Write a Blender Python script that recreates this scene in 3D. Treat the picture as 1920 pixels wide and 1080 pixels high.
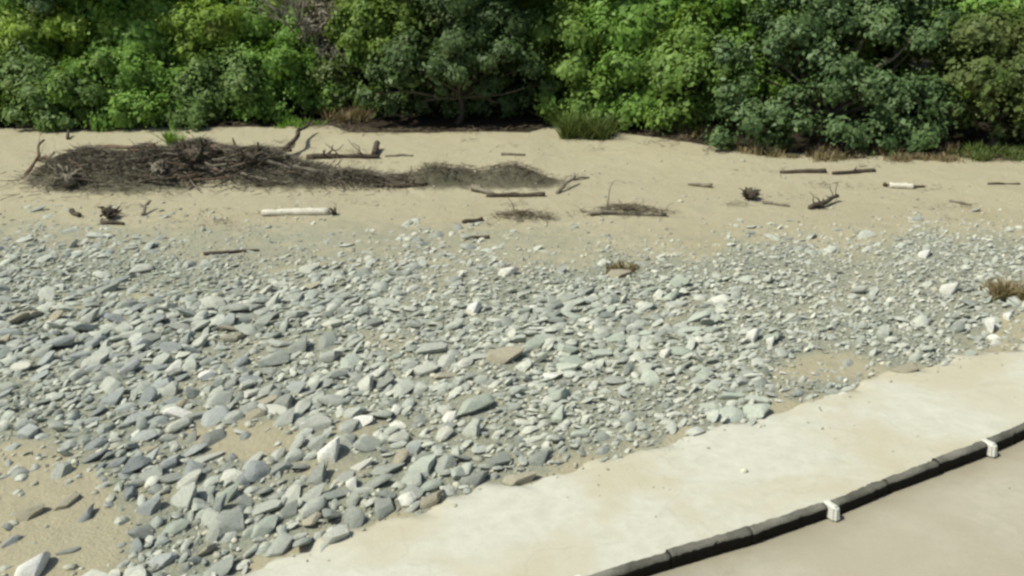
import bpy, bmesh, math, random
import numpy as np
from mathutils import Vector, Matrix, noise as mnoise

for o in list(bpy.data.objects): bpy.data.objects.remove(o)
S = bpy.context.scene
COL = S.collection
R = math.radians
random.seed(7); RNG = np.random.default_rng(7)

# ------------------------------------------------------------------ camera, sky, sun, exposure
PW, PH, FPX = 1920.0, 1080.0, 1844.0          # photograph size and focal length in its pixels
CAMH, PITCH = 7.0, R(20.5)
cam = bpy.data.cameras.new('camera'); camo = bpy.data.objects.new('camera', cam); COL.objects.link(camo)
cam.sensor_width = 36.0; cam.lens = 36.0 * FPX / PW; cam.clip_end = 2000
camo.location = (0, 0, CAMH); camo.rotation_euler = (R(90) - PITCH, 0, 0)
S.camera = camo

SUN_DIR = Vector((-0.62, -0.26, 1.0)).normalized()     # towards the sun: high, from the left
SUN_EL = math.asin(SUN_DIR.z); SUN_AZ = math.atan2(SUN_DIR.x, SUN_DIR.y)
world = bpy.data.worlds.new('World'); S.world = world; world.use_nodes = True
wn = world.node_tree; bg = wn.nodes['Background']
sky = wn.nodes.new('ShaderNodeTexSky'); sky.sky_type = 'NISHITA'; sky.sun_disc = False
sky.sun_elevation = SUN_EL; sky.sun_rotation = SUN_AZ; sky.dust_density = 2.0
wn.links.new(sky.outputs[0], bg.inputs[0]); bg.inputs[1].default_value = 0.09
sl = bpy.data.lights.new('sun', 'SUN'); sl.energy = 4.0; sl.angle = R(0.6); sl.color = (1.0, 0.985, 0.85)
so = bpy.data.objects.new('sun', sl); COL.objects.link(so); so.location = (0, 0, 40)
so.rotation_euler = SUN_DIR.to_track_quat('Z', 'Y').to_euler()
S.view_settings.view_transform = 'Standard'; S.view_settings.look = 'None'
S.view_settings.exposure = 0.2; S.view_settings.gamma = 1.0; S.view_settings.use_curve_mapping = False
S.render.engine = 'CYCLES'
S.cycles.pixel_filter_type = 'BLACKMAN_HARRIS'; S.cycles.filter_width = 2.7
S.cycles.max_bounces = 6; S.cycles.transparent_max_bounces = 4

# ------------------------------------------------------------------ projection helpers
CAM = np.array([0, 0, CAMH]); CP, SP = math.cos(PITCH), math.sin(PITCH)
FWD = np.array([0, CP, -SP]); UP = np.array([0, SP, CP]); RT = np.array([1., 0, 0])
def ray(px, py):
    d = FWD + RT * ((px - PW/2) / FPX) + UP * ((PH/2 - py) / FPX)
    return d
def flat(px, py, z=0.0):
    d = ray(px, py); t = (z - CAMH) / d[2]
    return CAM + d * t
def at_depth(px, py, Y):
    d = ray(px, py); return CAM + d * (Y / d[1])
def proj(x, y, z):
    v = np.stack([np.asarray(x, float), np.asarray(y, float), np.asarray(z, float) - CAMH], -1)
    zc = v @ FWD
    zc = np.where(zc < 0.5, 0.5, zc)
    return PW/2 + FPX * (v @ RT) / zc, PH/2 - FPX * (v @ UP) / zc
def mpp(p):
    return float((np.asarray(p) - CAM) @ FWD) / FPX

def sstep(a, b, v):
    t = np.clip((v - a) / (b - a), 0, 1); return t*t*(3-2*t)
def wob(x, y, f, s=0.0):
    return (np.sin(x*f+s+1.7*np.sin(y*f*0.7+s)) + np.sin(y*f*1.31-s*2+1.3*np.sin(x*f*0.9+1.1))
            + np.sin((x+y)*f*0.77+s*3)) / 3
# line where the forest begins, y as a function of x
_tlx = np.array([-60, -20, -17, -11, -6.4, -5.4, 0.6, 1.5, 3.3, 5.6, 7.0, 14.5, 20, 60.])
_tly = np.array([35, 34.5, 34.0, 34.2, 34.6, 33.3, 33.3, 34.5, 33.9, 31.9, 30.5, 29.3, 28.9, 28.5])
def treeline(x): return np.interp(x, _tlx, _tly)
# mounds of silted flood debris: centre pixel, half extents in metres, height
MOUNDS = []
def _m(px, py, a, b, h): p = flat(px, py); MOUNDS.append((p[0], p[1], a, b, h))
_m(235, 345, 2.3, 1.2, .62); _m(395, 335, 2.4, 1.1, .78); _m(530, 340, 1.9, 1.0, .5)
_m(680, 347, 1.5, .5, .24); _m(830, 346, 1.15, .6, .6); _m(960, 346, 1.3, .65, .5); _m(150, 340, 1.2, .9, .5)
_m(1175, 402, 1.1, .25, .16); _m(985, 408, .8, .25, .1)
def height(x, y):
    x = np.asarray(x, float); y = np.asarray(y, float)
    z = 0.05*wob(x, y, .55, .3) + 0.022*wob(x, y, 1.9, 2.1) + 0.008*wob(x, y, 6.3, 4.)
    tl = treeline(x)
    z = z + .25*sstep(-6, 0, y-tl) + 1.0*sstep(1.5, 8, y-tl) + 38*sstep(8, 190, y-tl)
    for cx, cy, a, b, h in MOUNDS:
        d2 = ((x-cx)/a)**2 + ((y-cy)/b)**2
        z = z + h*np.exp(-d2*1.6)*(1+.22*wob(x, y, 4.1, cx))
    # smooth under the concrete and the road
    return z * (1 - pave_mask(x, y)) 
# pavement: the pale strip; edge to the rocks as a polyline in photograph pixels
EDGE = [(-500, 1290), (150, 1150), (430, 1072), (600, 1015), (740, 962), (880, 925), (1000, 890), (1120, 862), (1300, 806),
        (1460, 765), (1640, 702), (1780, 672), (1920, 648), (2120, 610), (2500, 560)]
RAIL = [(-300, 1480), (500, 1276), (960, 1148), (1207, 1077), (1399, 1018), (1550, 968), (1698, 908), (1845, 850), (1925, 817), (2060, 760), (2300, 672), (2700, 560)]
EDGE_W = np.array([flat(*p)[:2] for p in EDGE]); RAIL_W = np.array([flat(*p)[:2] for p in RAIL])
def pave_mask(x, y):
    ye = np.interp(x, EDGE_W[:, 0], EDGE_W[:, 1])
    return 1 - sstep(-.5, .25, y - ye)
def at(px, py, dz=0.0):
    """the first point of the ground that the view ray through a pixel meets"""
    d = ray(px, py); t0 = (1.6 - CAMH) / d[2]; t = np.linspace(t0, t0*1.75, 500)
    P = CAM + t[:, None]*d; gap = P[:, 2] - height(P[:, 0], P[:, 1]); k = int(np.argmax(gap < 0)) or 499
    u = gap[k-1]/(gap[k-1]-gap[k]+1e-9); p = P[k-1]*(1-u)+P[k]*u
    return np.array([p[0], p[1], float(height(p[0], p[1])) + dz])

# ------------------------------------------------------------------ mesh helpers
def mesh_np(name, V, F, mat, smooth=False, k=None):
    V = np.ascontiguousarray(V, np.float32); F = np.ascontiguousarray(F, np.int32); k = F.shape[1]
    me = bpy.data.meshes.new(name)
    me.vertices.add(len(V)); me.vertices.foreach_set('co', V.ravel())
    me.loops.add(F.size); me.loops.foreach_set('vertex_index', F.ravel())
    me.polygons.add(len(F)); me.polygons.foreach_set('loop_start', np.arange(0, F.size, k, dtype=np.int32))
    if smooth: me.polygons.foreach_set('use_smooth', np.ones(len(F), bool))
    me.update(calc_edges=True); me.validate()
    if mat: me.materials.append(mat)
    return me
def link(name, data, loc=(0, 0, 0), rot=(0, 0, 0), scale=(1, 1, 1), parent=None):
    o = bpy.data.objects.new(name, data); COL.objects.link(o)
    o.location = loc; o.rotation_euler = rot; o.scale = scale
    if parent: o.parent = parent
    return o
def tag(o, label=None, cat=None, group=None, kind=None):
    if label: o['label'] = label
    if cat: o['category'] = cat
    if group: o['group'] = group
    if kind: o['kind'] = kind
    return o
class MB:
    def __init__(s): s.v = []; s.f = []
    def tube(s, pts, rad, n=7, cap=True, rough=0.0):
        pts = [np.asarray(p, float) for p in pts]; base = len(s.v); m = len(pts)
        for i, p in enumerate(pts):
            t = pts[min(i+1, m-1)] - pts[max(i-1, 0)]; t = t/(np.linalg.norm(t)+1e-9)
            a = np.cross(t, [0, 0, 1.] if abs(t[2]) < .9 else [1., 0, 0]); a /= np.linalg.norm(a)+1e-9; b = np.cross(t, a)
            for j in range(n):
                w = 2*math.pi*j/n; r = rad[i]*(1+rough*random.uniform(-1, 1))
                off = t*(rough*rad[i]*random.uniform(-1.6, 1.6) if cap and i in (0, m-1) else 0)
                s.v.append(p + (a*math.cos(w)+b*math.sin(w))*r + off)
        for i in range(m-1):
            for j in range(n):
                q = base+i*n+j; q2 = base+i*n+(j+1) % n
                s.f.append((q, q2, q2+n)); s.f.append((q, q2+n, q+n))
        if cap:
            for e, i in ((0, 0), (1, m-1)):
                c = len(s.v); s.v.append(pts[i])
                for j in range(n):
                    q = base+i*n+j; q2 = base+i*n+(j+1) % n
                    s.f.append((c, q2, q) if e == 0 else (c, q, q2))
    def build(s, name, mat, smooth=True, origin=(0, 0, 0)):
        return mesh_np(name, np.array(s.v)-np.asarray(origin), np.array(s.f), mat, smooth)

# ------------------------------------------------------------------ materials
class NT:
    def __init__(s, name):
        s.m = bpy.data.materials.new(name); s.m.use_nodes = True; s.t = s.m.node_tree; s.n = s.t.nodes
        s.b = s.n['Principled BSDF']; s.out = s.n['Material Output']
    def add(s, typ, **kw):
        nd = s.n.new(typ)
        for k, v in kw.items(): setattr(nd, k, v)
        return nd
    def l(s, a, b): s.t.links.new(a, b)
    def coord(s, kind='Object'):
        return s.add('ShaderNodeTexCoord').outputs[kind]
    def noise(s, vec, scale, detail=4, rough=.6, dist=0.0):
        nd = s.add('ShaderNodeTexNoise'); nd.inputs['Scale'].default_value = scale; nd.inputs['Detail'].default_value = detail
        nd.inputs['Roughness'].default_value = rough; nd.inputs['Distortion'].default_value = dist
        if vec is not None: s.l(vec, nd.inputs['Vector'])
        return nd.outputs['Fac']
    def ramp(s, fac, stops):
        nd = s.add('ShaderNodeValToRGB'); e = nd.color_ramp.elements
        while len(e) < len(stops): e.new(.5)
        for el, (p, c) in zip(e, stops):
            el.position = p; el.color = (*c, 1) if len(c) == 3 else c
        s.l(fac, nd.inputs[0]); return nd.outputs[0]
    def mix(s, fac, a, b, mode='MIX'):
        nd = s.add('ShaderNodeMix', data_type='RGBA', blend_type=mode)
        for sock, v in ((nd.inputs[0], fac), (nd.inputs[6], a), (nd.inputs[7], b)):
            if isinstance(v, bpy.types.NodeSocket): s.l(v, sock)
            elif isinstance(v, (int, float)): sock.default_value = v
            else: sock.default_value = (*v, 1)
        return nd.outputs[2]
    def math(s, op, a, b=0.0, clamp=False):
        nd = s.add('ShaderNodeMath', operation=op, use_clamp=clamp)
        for sock, v in zip(nd.inputs, (a, b)):
            if isinstance(v, bpy.types.NodeSocket): s.l(v, sock)
            else: sock.default_value = v
        return nd.outputs[0]
    def bump(s, h, strength=.5, dist=.05):
        nd = s.add('ShaderNodeBump'); nd.inputs['Strength'].default_value = strength; nd.inputs['Distance'].default_value = dist
        s.l(h, nd.inputs['Height']); s.l(nd.outputs[0], s.b.inputs['Normal'])
    def done(s, color, rough=.9, spec=.25):
        if isinstance(color, bpy.types.NodeSocket): s.l(color, s.b.inputs['Base Color'])
        else: s.b.inputs['Base Color'].default_value = (*color, 1)
        if isinstance(rough, bpy.types.NodeSocket): s.l(rough, s.b.inputs['Roughness'])
        else: s.b.inputs['Roughness'].default_value = rough
        s.b.inputs['Specular IOR Level'].default_value = spec
        return s.m

def mat_ground():
    t = NT('riverbed_sand'); c = t.coord()
    z = t.add('ShaderNodeAttribute', attribute_name='zone'); sep = t.add('ShaderNodeSeparateColor'); t.l(z.outputs['Color'], sep.inputs[0])
    n1 = t.noise(c, .35, 5); n2 = t.noise(c, 2.2, 6, .65); n3 = t.noise(c, 22, 4, .7); n4 = t.noise(c, 90, 3, .7)
    sand = t.ramp(n1, [(.3, (.445, .40, .265)), (.5, (.485, .44, .305)), (.7, (.45, .425, .29))])
    sand = t.mix(t.math('MULTIPLY', n2, .5), sand, (.37, .335, .21))
    gravel = t.ramp(n3, [(.3, (.20, .21, .165)), (.5, (.31, .32, .245)), (.7, (.42, .425, .325))])
    gravel = t.mix(t.ramp(n2, [(.5, (0, 0, 0)), (.74, (1, 1, 1))]), gravel, (.40, .385, .27))
    mud = t.ramp(n2, [(.3, (.085, .08, .052)), (.55, (.145, .136, .092)), (.75, (.22, .205, .14))])
    soil_shade = t.ramp(n3, [(.3, (.022, .018, .011)), (.7, (.055, .044, .027))])  # leaf-litter soil, darkened so its colour also carries shade under the crowns
    jit = t.math('MULTIPLY', t.math('SUBTRACT', n2, .5), 1.2)
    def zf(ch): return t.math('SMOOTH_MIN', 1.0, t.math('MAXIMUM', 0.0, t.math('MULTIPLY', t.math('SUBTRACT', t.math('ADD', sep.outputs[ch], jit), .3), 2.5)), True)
    col = t.mix(zf(0), sand, gravel); col = t.mix(zf(1), col, mud); col = t.mix(zf(2), col, soil_shade)
    grain = t.ramp(n4, [(.3, (.86, .86, .86)), (.7, (1.08, 1.08, 1.08))]); col = t.mix(1.0, col, grain, 'MULTIPLY')
    t.bump(t.math('ADD', t.math('MULTIPLY', n3, .6), t.math('ADD', t.math('MULTIPLY', n2, 1.6), t.math('MULTIPLY', n4, .3))), .8, .08)
    return t.done(col, .95, .15)

def mat_rock(name, stops, island, silt=.5):
    t = NT(name); c = t.coord()
    if island: rnd = t.add('ShaderNodeNewGeometry').outputs['Random Per Island']
    else: rnd = t.add('ShaderNodeObjectInfo').outputs['Random']
    base = t.ramp(rnd, stops)
    if island and silt == .5:           # the bluer stones of the left bank
        xs_ = t.add('ShaderNodeSeparateXYZ'); t.l(t.add('ShaderNodeNewGeometry').outputs['Position'], xs_.inputs[0])
        mr = t.add('ShaderNodeMapRange', interpolation_type='SMOOTHSTEP'); t.l(xs_.outputs[0], mr.inputs[0]); mr.inputs[1].default_value = -1; mr.inputs[2].default_value = -8; mr.inputs[3].default_value = 0; mr.inputs[4].default_value = .6
        base = t.mix(mr.outputs[0], base, t.mix(1.0, base, (.85, .88, .89), 'MULTIPLY'))
    if island: gc = t.add('ShaderNodeNewGeometry').outputs['Position']
    else:
        mp = t.add('ShaderNodeVectorMath', operation='ADD'); t.l(t.add('ShaderNodeObjectInfo').outputs['Location'], mp.inputs[1]); t.l(c, mp.inputs[0]); gc = mp.outputs[0]
    n1 = t.noise(gc, 7, 6, .7, .8); n2 = t.noise(gc, 45, 4, .7)
    col = t.mix(1.0, base, t.ramp(n1, [(.3, (.68, .68, .68)), (.5, (1, 1, 1)), (.72, (1.28, 1.25, 1.18))]), 'MULTIPLY')
    col = t.mix(t.math('MULTIPLY', t.ramp(n1, [(.55, (0, 0, 0)), (.75, (1, 1, 1))]), silt), col, (.50, .475, .345))   # dried silt
    col = t.mix(1.0, col, t.ramp(n2, [(.3, (.85, .85, .85)), (.7, (1.1, 1.1, 1.1))]), 'MULTIPLY')
    t.bump(t.math('ADD', n1, t.math('MULTIPLY', n2, .4)), .6, .05)
    return t.done(col, .88, .25)

def mat_wood(name, dark, mid, light, rough=.9):
    t = NT(name); c = t.coord()
    mp = t.add('ShaderNodeVectorMath', operation='ADD'); t.l(t.add('ShaderNodeObjectInfo').outputs['Location'], mp.inputs[1]); t.l(c, mp.inputs[0])
    n1 = t.noise(mp.outputs[0], 3, 5, .7, .8); n2 = t.noise(mp.outputs[0], 30, 4, .7, 1.0)
    rnd = t.add('ShaderNodeNewGeometry').outputs['Random Per Island']
    f = t.math('ADD', t.math('MULTIPLY', n1, .7), t.math('MULTIPLY', rnd, .35))
    col = t.ramp(f, [(.3, dark), (.5, mid), (.75, light)])
    col = t.mix(1.0, col, t.ramp(n2, [(.3, (.65, .65, .65)), (.7, (1.15, 1.15, 1.15))]), 'MULTIPLY')
    t.bump(n2, .7, .03)
    return t.done(col, rough, .2)

def mat_leaf(name, a, b, c3, trans=.28, mixed=1.0):
    t = NT(name)
    rnd = t.add('ShaderNodeNewGeometry').outputs['Random Per Island']; pos = t.add('ShaderNodeNewGeometry').outputs['Position']
    n = t.noise(pos, 1.6, 4, .65); f = t.math('ADD', t.math('MULTIPLY', n, .75), t.math('MULTIPLY', rnd, .4), True)
    col = t.ramp(f, [(.32, a), (.55, b), (.82, c3)])
    sp = t.noise(pos, .55, 3, .6, .5)     # twigs and climbers of other kinds in the same thicket
    col = t.mix(t.ramp(sp, [(.52, (0, 0, 0)), (.66, (.8*mixed, .8*mixed, .8*mixed))]), col, t.ramp(f, [(.32, (.075, .15, .022)), (.82, (.21, .315, .07))]))
    col = t.mix(t.ramp(t.noise(pos, 1.1, 3, .6, .3), [(.62, (0, 0, 0)), (.72, (.55, .55, .55))]), col, (.17, .175, .06))
    t.done(col, .55, .3)
    tr = t.add('ShaderNodeBsdfTranslucent'); t.l(t.mix(1.0, col, (1.25, 1.2, .6), 'MULTIPLY'), tr.inputs[0])
    ms = t.add('ShaderNodeMixShader'); ms.inputs[0].default_value = trans
    t.l(t.b.outputs[0], ms.inputs[1]); t.l(tr.outputs[0], ms.inputs[2]); t.l(ms.outputs[0], t.out.inputs[0])
    return t.m

def mat_concrete(name, a, b, silt, amount):
    t = NT(name); c = t.coord()
    n1 = t.noise(c, .5, 4, .55, .6); n2 = t.noise(c, 4, 6, .7); n3 = t.noise(c, 60, 3, .7)
    col = t.ramp(n2, [(.3, a), (.7, b)])
    col = t.mix(t.ramp(n1, [(.5-amount, (0, 0, 0)), (.64-amount*.5, (1, 1, 1))]), col, silt)
    col = t.mix(1.0, col, t.ramp(n3, [(.25, (.88, .88, .88)), (.75, (1.06, 1.06, 1.06))]), 'MULTIPLY')
    st = t.noise(c, 1.7, 6, .75, 1.5)
    col = t.mix(t.math('MULTIPLY', t.ramp(st, [(.52, (0, 0, 0)), (.7, (1, 1, 1))]), .35), col, (.36, .335, .25))     # drifted dust and stains
    vo = t.add('ShaderNodeTexVoronoi', feature='DISTANCE_TO_EDGE'); vo.inputs['Scale'].default_value = .32; wv = t.add('ShaderNodeVectorMath', operation='ADD'); t.l(c, wv.inputs[0])
    wn_ = t.add('ShaderNodeTexNoise'); wn_.inputs['Scale'].default_value = 1.6; wn_.inputs['Detail'].default_value = 6; t.l(c, wn_.inputs['Vector']); t.l(wn_.outputs['Color'], wv.inputs[1]); t.l(wv.outputs[0], vo.inputs['Vector'])
    col = t.mix(t.ramp(vo.outputs['Distance'], [(.0, (.14, .14, .14)), (.006, (0, 0, 0))]), col, (.2, .19, .15))     # hairline cracks
    t.bump(t.math('ADD', n2, t.math('MULTIPLY', n3, .3)), .35, .03)
    return t.done(col, .85, .3)

ROCKS = [(0.0, (.27, .285, .25)), (.2, (.35, .37, .32)), (.45, (.42, .44, .38)), (.68, (.475, .495, .425)), (.9, (.53, .535, .45)), (1.0, (.64, .64, .55))]
def mat_rail():
    t = NT('dusty_timber_painted_shade'); c = t.coord(); n1 = t.noise(c, 5, 5, .7); n2 = t.noise(c, 40, 4, .7)
    col = t.ramp(n2, [(.3, (.006, .006, .004)), (.7, (.018, .016, .011))])  # black paints the shade of the sides into the colour; top stays dusty
    sp = t.add('ShaderNodeSeparateXYZ'); t.l(t.add('ShaderNodeNewGeometry').outputs['True Normal'], sp.inputs[0])
    up = t.math('MULTIPLY', t.math('GREATER_THAN', sp.outputs[2], .45), t.ramp(t.noise(c, 1.4, 3, .5), [(.3, (.35, .35, .35)), (.6, (1, 1, 1))]))
    col = t.mix(up, col, t.ramp(n2, [(.3, (.18, .175, .14)), (.7, (.30, .29, .235))]))
    t.bump(t.math('ADD', n1, n2), .6, .03)
    return t.done(col, .85, .15)

M = dict(
    ground=mat_ground(),
    rock=mat_rock('river_rock', ROCKS, False), rocks=mat_rock('river_rocks', ROCKS, True),
    bluerock=mat_rock('blue_grey_rock', [(0, (.26, .285, .275)), (.5, (.34, .365, .345)), (1, (.44, .465, .43))], False),
    greenrock=mat_rock('greenish_rock', [(0, (.38, .42, .345)), (.5, (.44, .48, .40)), (1, (.51, .55, .46))], False),
    palerock=mat_rock('pale_rock', [(0, (.74, .73, .64)), (1, (.84, .83, .75))], False, .22),
    tanrock=mat_rock('tan_rock', [(0, (.36, .33, .24)), (1, (.47, .435, .325))], False),
    pebbles=mat_rock('river_gravel', [(0, (.27, .275, .225)), (.4, (.41, .41, .325)), (.8, (.50, .49, .375)), (1, (.62, .605, .48))], True),
    wood=mat_wood('weathered_wood', (.09, .078, .056), (.19, .168, .122), (.34, .305, .23)),
    darkwood=mat_wood('dark_wet_wood', (.028, .023, .016), (.072, .058, .042), (.16, .13, .095)),
    redwood=mat_wood('reddish_wood', (.07, .045, .03), (.14, .095, .065), (.24, .175, .125)),
    palewood=mat_wood('bleached_wood', (.55, .50, .40), (.70, .66, .54), (.80, .77, .66)),
    bark=mat_wood('tree_bark', (.05, .042, .03), (.11, .09, .065), (.2, .17, .13)),
    greybark=mat_wood('grey_dead_bark', (.16, .14, .105), (.27, .245, .19), (.40, .37, .30)),
    sunny=mat_leaf('leaf_sunny_yellow_green', (.125, .21, .020), (.24, .365, .045), (.34, .46, .085), .4, .3),
    bright=mat_leaf('leaf_bright', (.095, .175, .026), (.17, .285, .052), (.255, .38, .09), .36),
    mid=mat_leaf('leaf_mid', (.085, .185, .024), (.16, .30, .046), (.245, .39, .08), .35),
    dark=mat_leaf('leaf_dark', (.065, .125, .026), (.115, .195, .046), (.18, .265, .078), .28),
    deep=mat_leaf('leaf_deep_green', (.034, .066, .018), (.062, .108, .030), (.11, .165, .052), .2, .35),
    blue=mat_leaf('leaf_blue_green', (.046, .092, .028), (.090, .155, .052), (.150, .220, .085), .2, .35),
    olive=mat_leaf('leaf_olive', (.060, .092, .02), (.098, .14, .034), (.15, .19, .055), .25),
    yellow=mat_leaf('leaf_yellow_green', (.085, .15, .018), (.15, .235, .036), (.22, .31, .06), .34),
    grey=mat_leaf('leaf_withered_grey', (.15, .135, .09), (.25, .23, .165), (.36, .34, .26), .2, 0.0),
    dry=mat_leaf('dry_leaf', (.13, .10, .05), (.24, .195, .10), (.36, .30, .175), .2, 0.0),
    twig=mat_wood('twig', (.10, .075, .05), (.19, .155, .105), (.32, .27, .19)),
    pave=mat_concrete('pale_concrete', (.485, .475, .39), (.57, .56, .47), (.48, .445, .325), .06),
    road=mat_concrete('dusty_road', (.385, .358, .275), (.445, .415, .32), (.375, .343, .255), .1),
    post=mat_concrete('whitewashed_concrete', (.58, .575, .50), (.68, .675, .60), (.56, .53, .42), 0.0),
    rail=mat_rail(),
)
# ------------------------------------------------------------------ zones, from photograph layout
def rockiness(px, py):
    """how densely stones lie at a place of the riverbed (0..1), by where it lies in the photograph"""
    px = np.asarray(px, float); py = np.asarray(py, float)
    top = np.interp(px, [-400, 0, 300, 500, 850, 1100, 1400, 1900, 2300], [455, 472, 492, 508, 508, 506, 486, 452, 440])
    top = top + 10*np.sin(px*.021) + 8*np.sin(px*.053+1)
    edge = np.interp(px, [e[0] for e in EDGE], [e[1] for e in EDGE]) + 9*np.sin(px*.033) + 7*np.sin(px*.071+2)
    d = sstep(-74, 36, py-top) * (1-sstep(-14, 20, py-edge))
    sparse = .17*sstep(-120, -10, py-top)*(1-sstep(900, 1300, px))
    d = np.maximum(d, sparse*(1-sstep(-34, 10, py-edge)))
    st = np.sin(px*.011+py*.031+1.3*np.sin(px*.006-py*.02))+np.sin(px*.023+py*.013+2+np.sin(py*.045))
    d = d*(1-.4*sstep(.5, 1.6, st))
    def patch(cx, cy, rx, ry, a):
        nonlocal d
        d = d*(1-a*(1-sstep(.45, 1.15, np.sqrt(((px-cx)/rx)**2+((py-cy)/ry)**2))))
    patch(120, 1000, 150, 130, .93); patch(60, 900, 170, 80, .75); patch(468, 825, 130, 46, .95); patch(640, 880, 90, 40, .5)
    patch(-150, 980, 260, 200, .9)
    patch(870, 815, 130, 45, .3); patch(1560, 690, 120, 34, .75); patch(700, 800, 120, 30, .3)
    patch(1900, 610, 60, 40, .7); patch(330, 560, 120, 25, .35); patch(990, 860, 120, 22, .4); patch(600, 640, 200, 20, .3)
    return d

def build_ground():
    xs = np.unique(np.concatenate([np.linspace(-400, -40, 26), np.linspace(-40, -18, 50), np.arange(-18, 20, .13), np.linspace(20, 42, 50), np.linspace(42, 400, 26)]))
    ys = np.unique(np.concatenate([np.linspace(-120, 5, 26), np.arange(5, 38.5, .13), np.linspace(38.5, 60, 50), np.linspace(60, 420, 40)]))
    X, Y = np.meshgrid(xs, ys); Z = height(X, Y)
    px, py = proj(X, Y, Z)
    V = np.stack([X, Y, Z], -1).reshape(-1, 3); ny, nx = X.shape
    i = np.arange((ny-1)*(nx-1)); r = i//(nx-1); c = i % (nx-1); a = r*nx+c
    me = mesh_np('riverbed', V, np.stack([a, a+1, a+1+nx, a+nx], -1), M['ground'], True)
    front = Y > 3
    rock = np.where(front, rockiness(px, py), 0)
    edge = np.interp(px, [e[0] for e in EDGE], [e[1] for e in EDGE])
    rock = np.maximum(rock, np.where(front, .55*sstep(370, 450, py)*(1-sstep(540, 580, py))*(1-.35*sstep(750, 1250, px))*(1-sstep(-30, 10, py-edge)), 0))
    mud = np.zeros_like(X)
    for cx, cy, ma, mb, mh in MOUNDS:
        mud = np.maximum(mud, min(1.25, mh*2.6)*np.exp(-(((X-cx)/ma)**2+((Y-cy)/mb)**2)**2*.55))
    soil_shade = sstep(-.35, .25, Y-treeline(X))*1.6  # reaches forward under the overhanging tree, painting in the hollow's shade
    colr = np.stack([rock, mud, soil_shade, np.ones_like(X)], -1).reshape(-1, 4).astype(np.float32)
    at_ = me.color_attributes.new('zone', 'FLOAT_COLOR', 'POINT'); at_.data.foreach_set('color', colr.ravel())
    return tag(link('riverbed', me), 'tan sandy riverbed with a field of grey stones', None, None, 'structure')
build_ground()

# pavement: pale concrete strip with an uneven silted edge; road on the near side of the rail
def strip(name, A, B, z, mat, label, thick=.12, n=240, wobble=0.0):
    A = np.array(A); B = np.array(B); V = []; F = []
    la = np.linspace(0, 1, n)
    def res(P):
        s = np.concatenate([[0], np.cumsum(np.linalg.norm(np.diff(P, axis=0), axis=1))]); s /= s[-1]
        return np.stack([np.interp(la, s, P[:, 0]), np.interp(la, s, P[:, 1])], -1)
    a, b = res(A), res(B); m = 12
    for i in range(n):
        w = wobble*(.8*math.sin(i*.37)+.6*math.sin(i*.93+1)+random.uniform(-.22, .22))
        for j in range(m+1):
            u = j/m; p = a[i]*(1-u)+b[i]*u
            p = p + (np.array([-.25, 1.])*w if j == 0 else 0)
            V.append((p[0], p[1], z + .006*float(wob(p[0], p[1], 1.3, 2.)) - (.05 if (j == 0 and wobble) else 0)))
        V.append((V[-m-1][0], V[-m-1][1], z-thick))
    k = m+2
    for i in range(n-1):
        for j in range(m): F.append((i*k+j, (i+1)*k+j, (i+1)*k+j+1, i*k+j+1))
        F.append((i*k+m+1, (i+1)*k+m+1, (i+1)*k, i*k))
    return tag(link(name, mesh_np(name, V, F, mat, True)), label, None, None, 'structure')
off = np.array([.13, -.5])
strip('pavement', EDGE_W, RAIL_W+off*.2, .03, M['pave'], 'pale concrete strip along the rocks', wobble=.16)
strip('road', RAIL_W+off*.1, RAIL_W + np.array([3.5, -9.]), .034, M['road'], 'dusty brown road beside the dark rail')

# ------------------------------------------------------------------ rocks
def ico(sub):
    bm = bmesh.new(); bmesh.ops.create_icosphere(bm, subdivisions=sub, radius=1)
    V = np.array([v.co[:] for v in bm.verts]); F = np.array([[v.index for v in f.verts] for f in bm.faces]); bm.free(); return V, F
def rock_shape(sub, planes, rough, seed):
    rg = np.random.default_rng(seed); V, F = ico(sub)
    for _ in range(planes):
        n = rg.normal(size=3); n /= np.linalg.norm(n); d = rg.uniform(.38, .8)
        e = np.maximum(V@n-d, 0); V = V-np.outer(e*.92, n)
    o = rg.uniform(0, 50, 3)
    ns = np.array([mnoise.noise(Vector(v*1.6+o)) + .5*mnoise.noise(Vector(v*4+o)) for v in V])
    V = V*(1+rough*ns)[:, None]
    return V/np.abs(V).max(0), F
PROTO_HI = []
for i in range(14):
    V, F = rock_shape(3, 15, .07, 100+i)
    PROTO_HI.append((V, F))
PROTO_LO = [rock_shape(2, 12, .06, 200+i) for i in range(14)]
PROTO_PEB = [rock_shape(1, 3, .12, 300+i) for i in range(8)]
ROCK_MESH = {}
def rock_mesh(i, mk):
    if (i, mk) not in ROCK_MESH:
        V, F = PROTO_HI[i]; ROCK_MESH[(i, mk)] = mesh_np('rock', V, F, M[mk], False)
        me = ROCK_MESH[(i, mk)]; me.polygons.foreach_set('use_smooth', np.ones(len(F), bool))
        try: me.set_sharp_from_angle(angle=R(28))
        except Exception: pass
    return ROCK_MESH[(i, mk)]
def eul(a):
    return Matrix.Rotation(a[2], 3, 'Z') @ Matrix.Rotation(a[1], 3, 'Y') @ Matrix.Rotation(a[0], 3, 'X')
def pref_angle(px, py):
    left = 1-sstep(300, 1300, px); low = sstep(550, 950, py)
    return R(8) + R(38)*left*(.35+.65*low) + R(14)*low

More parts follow.
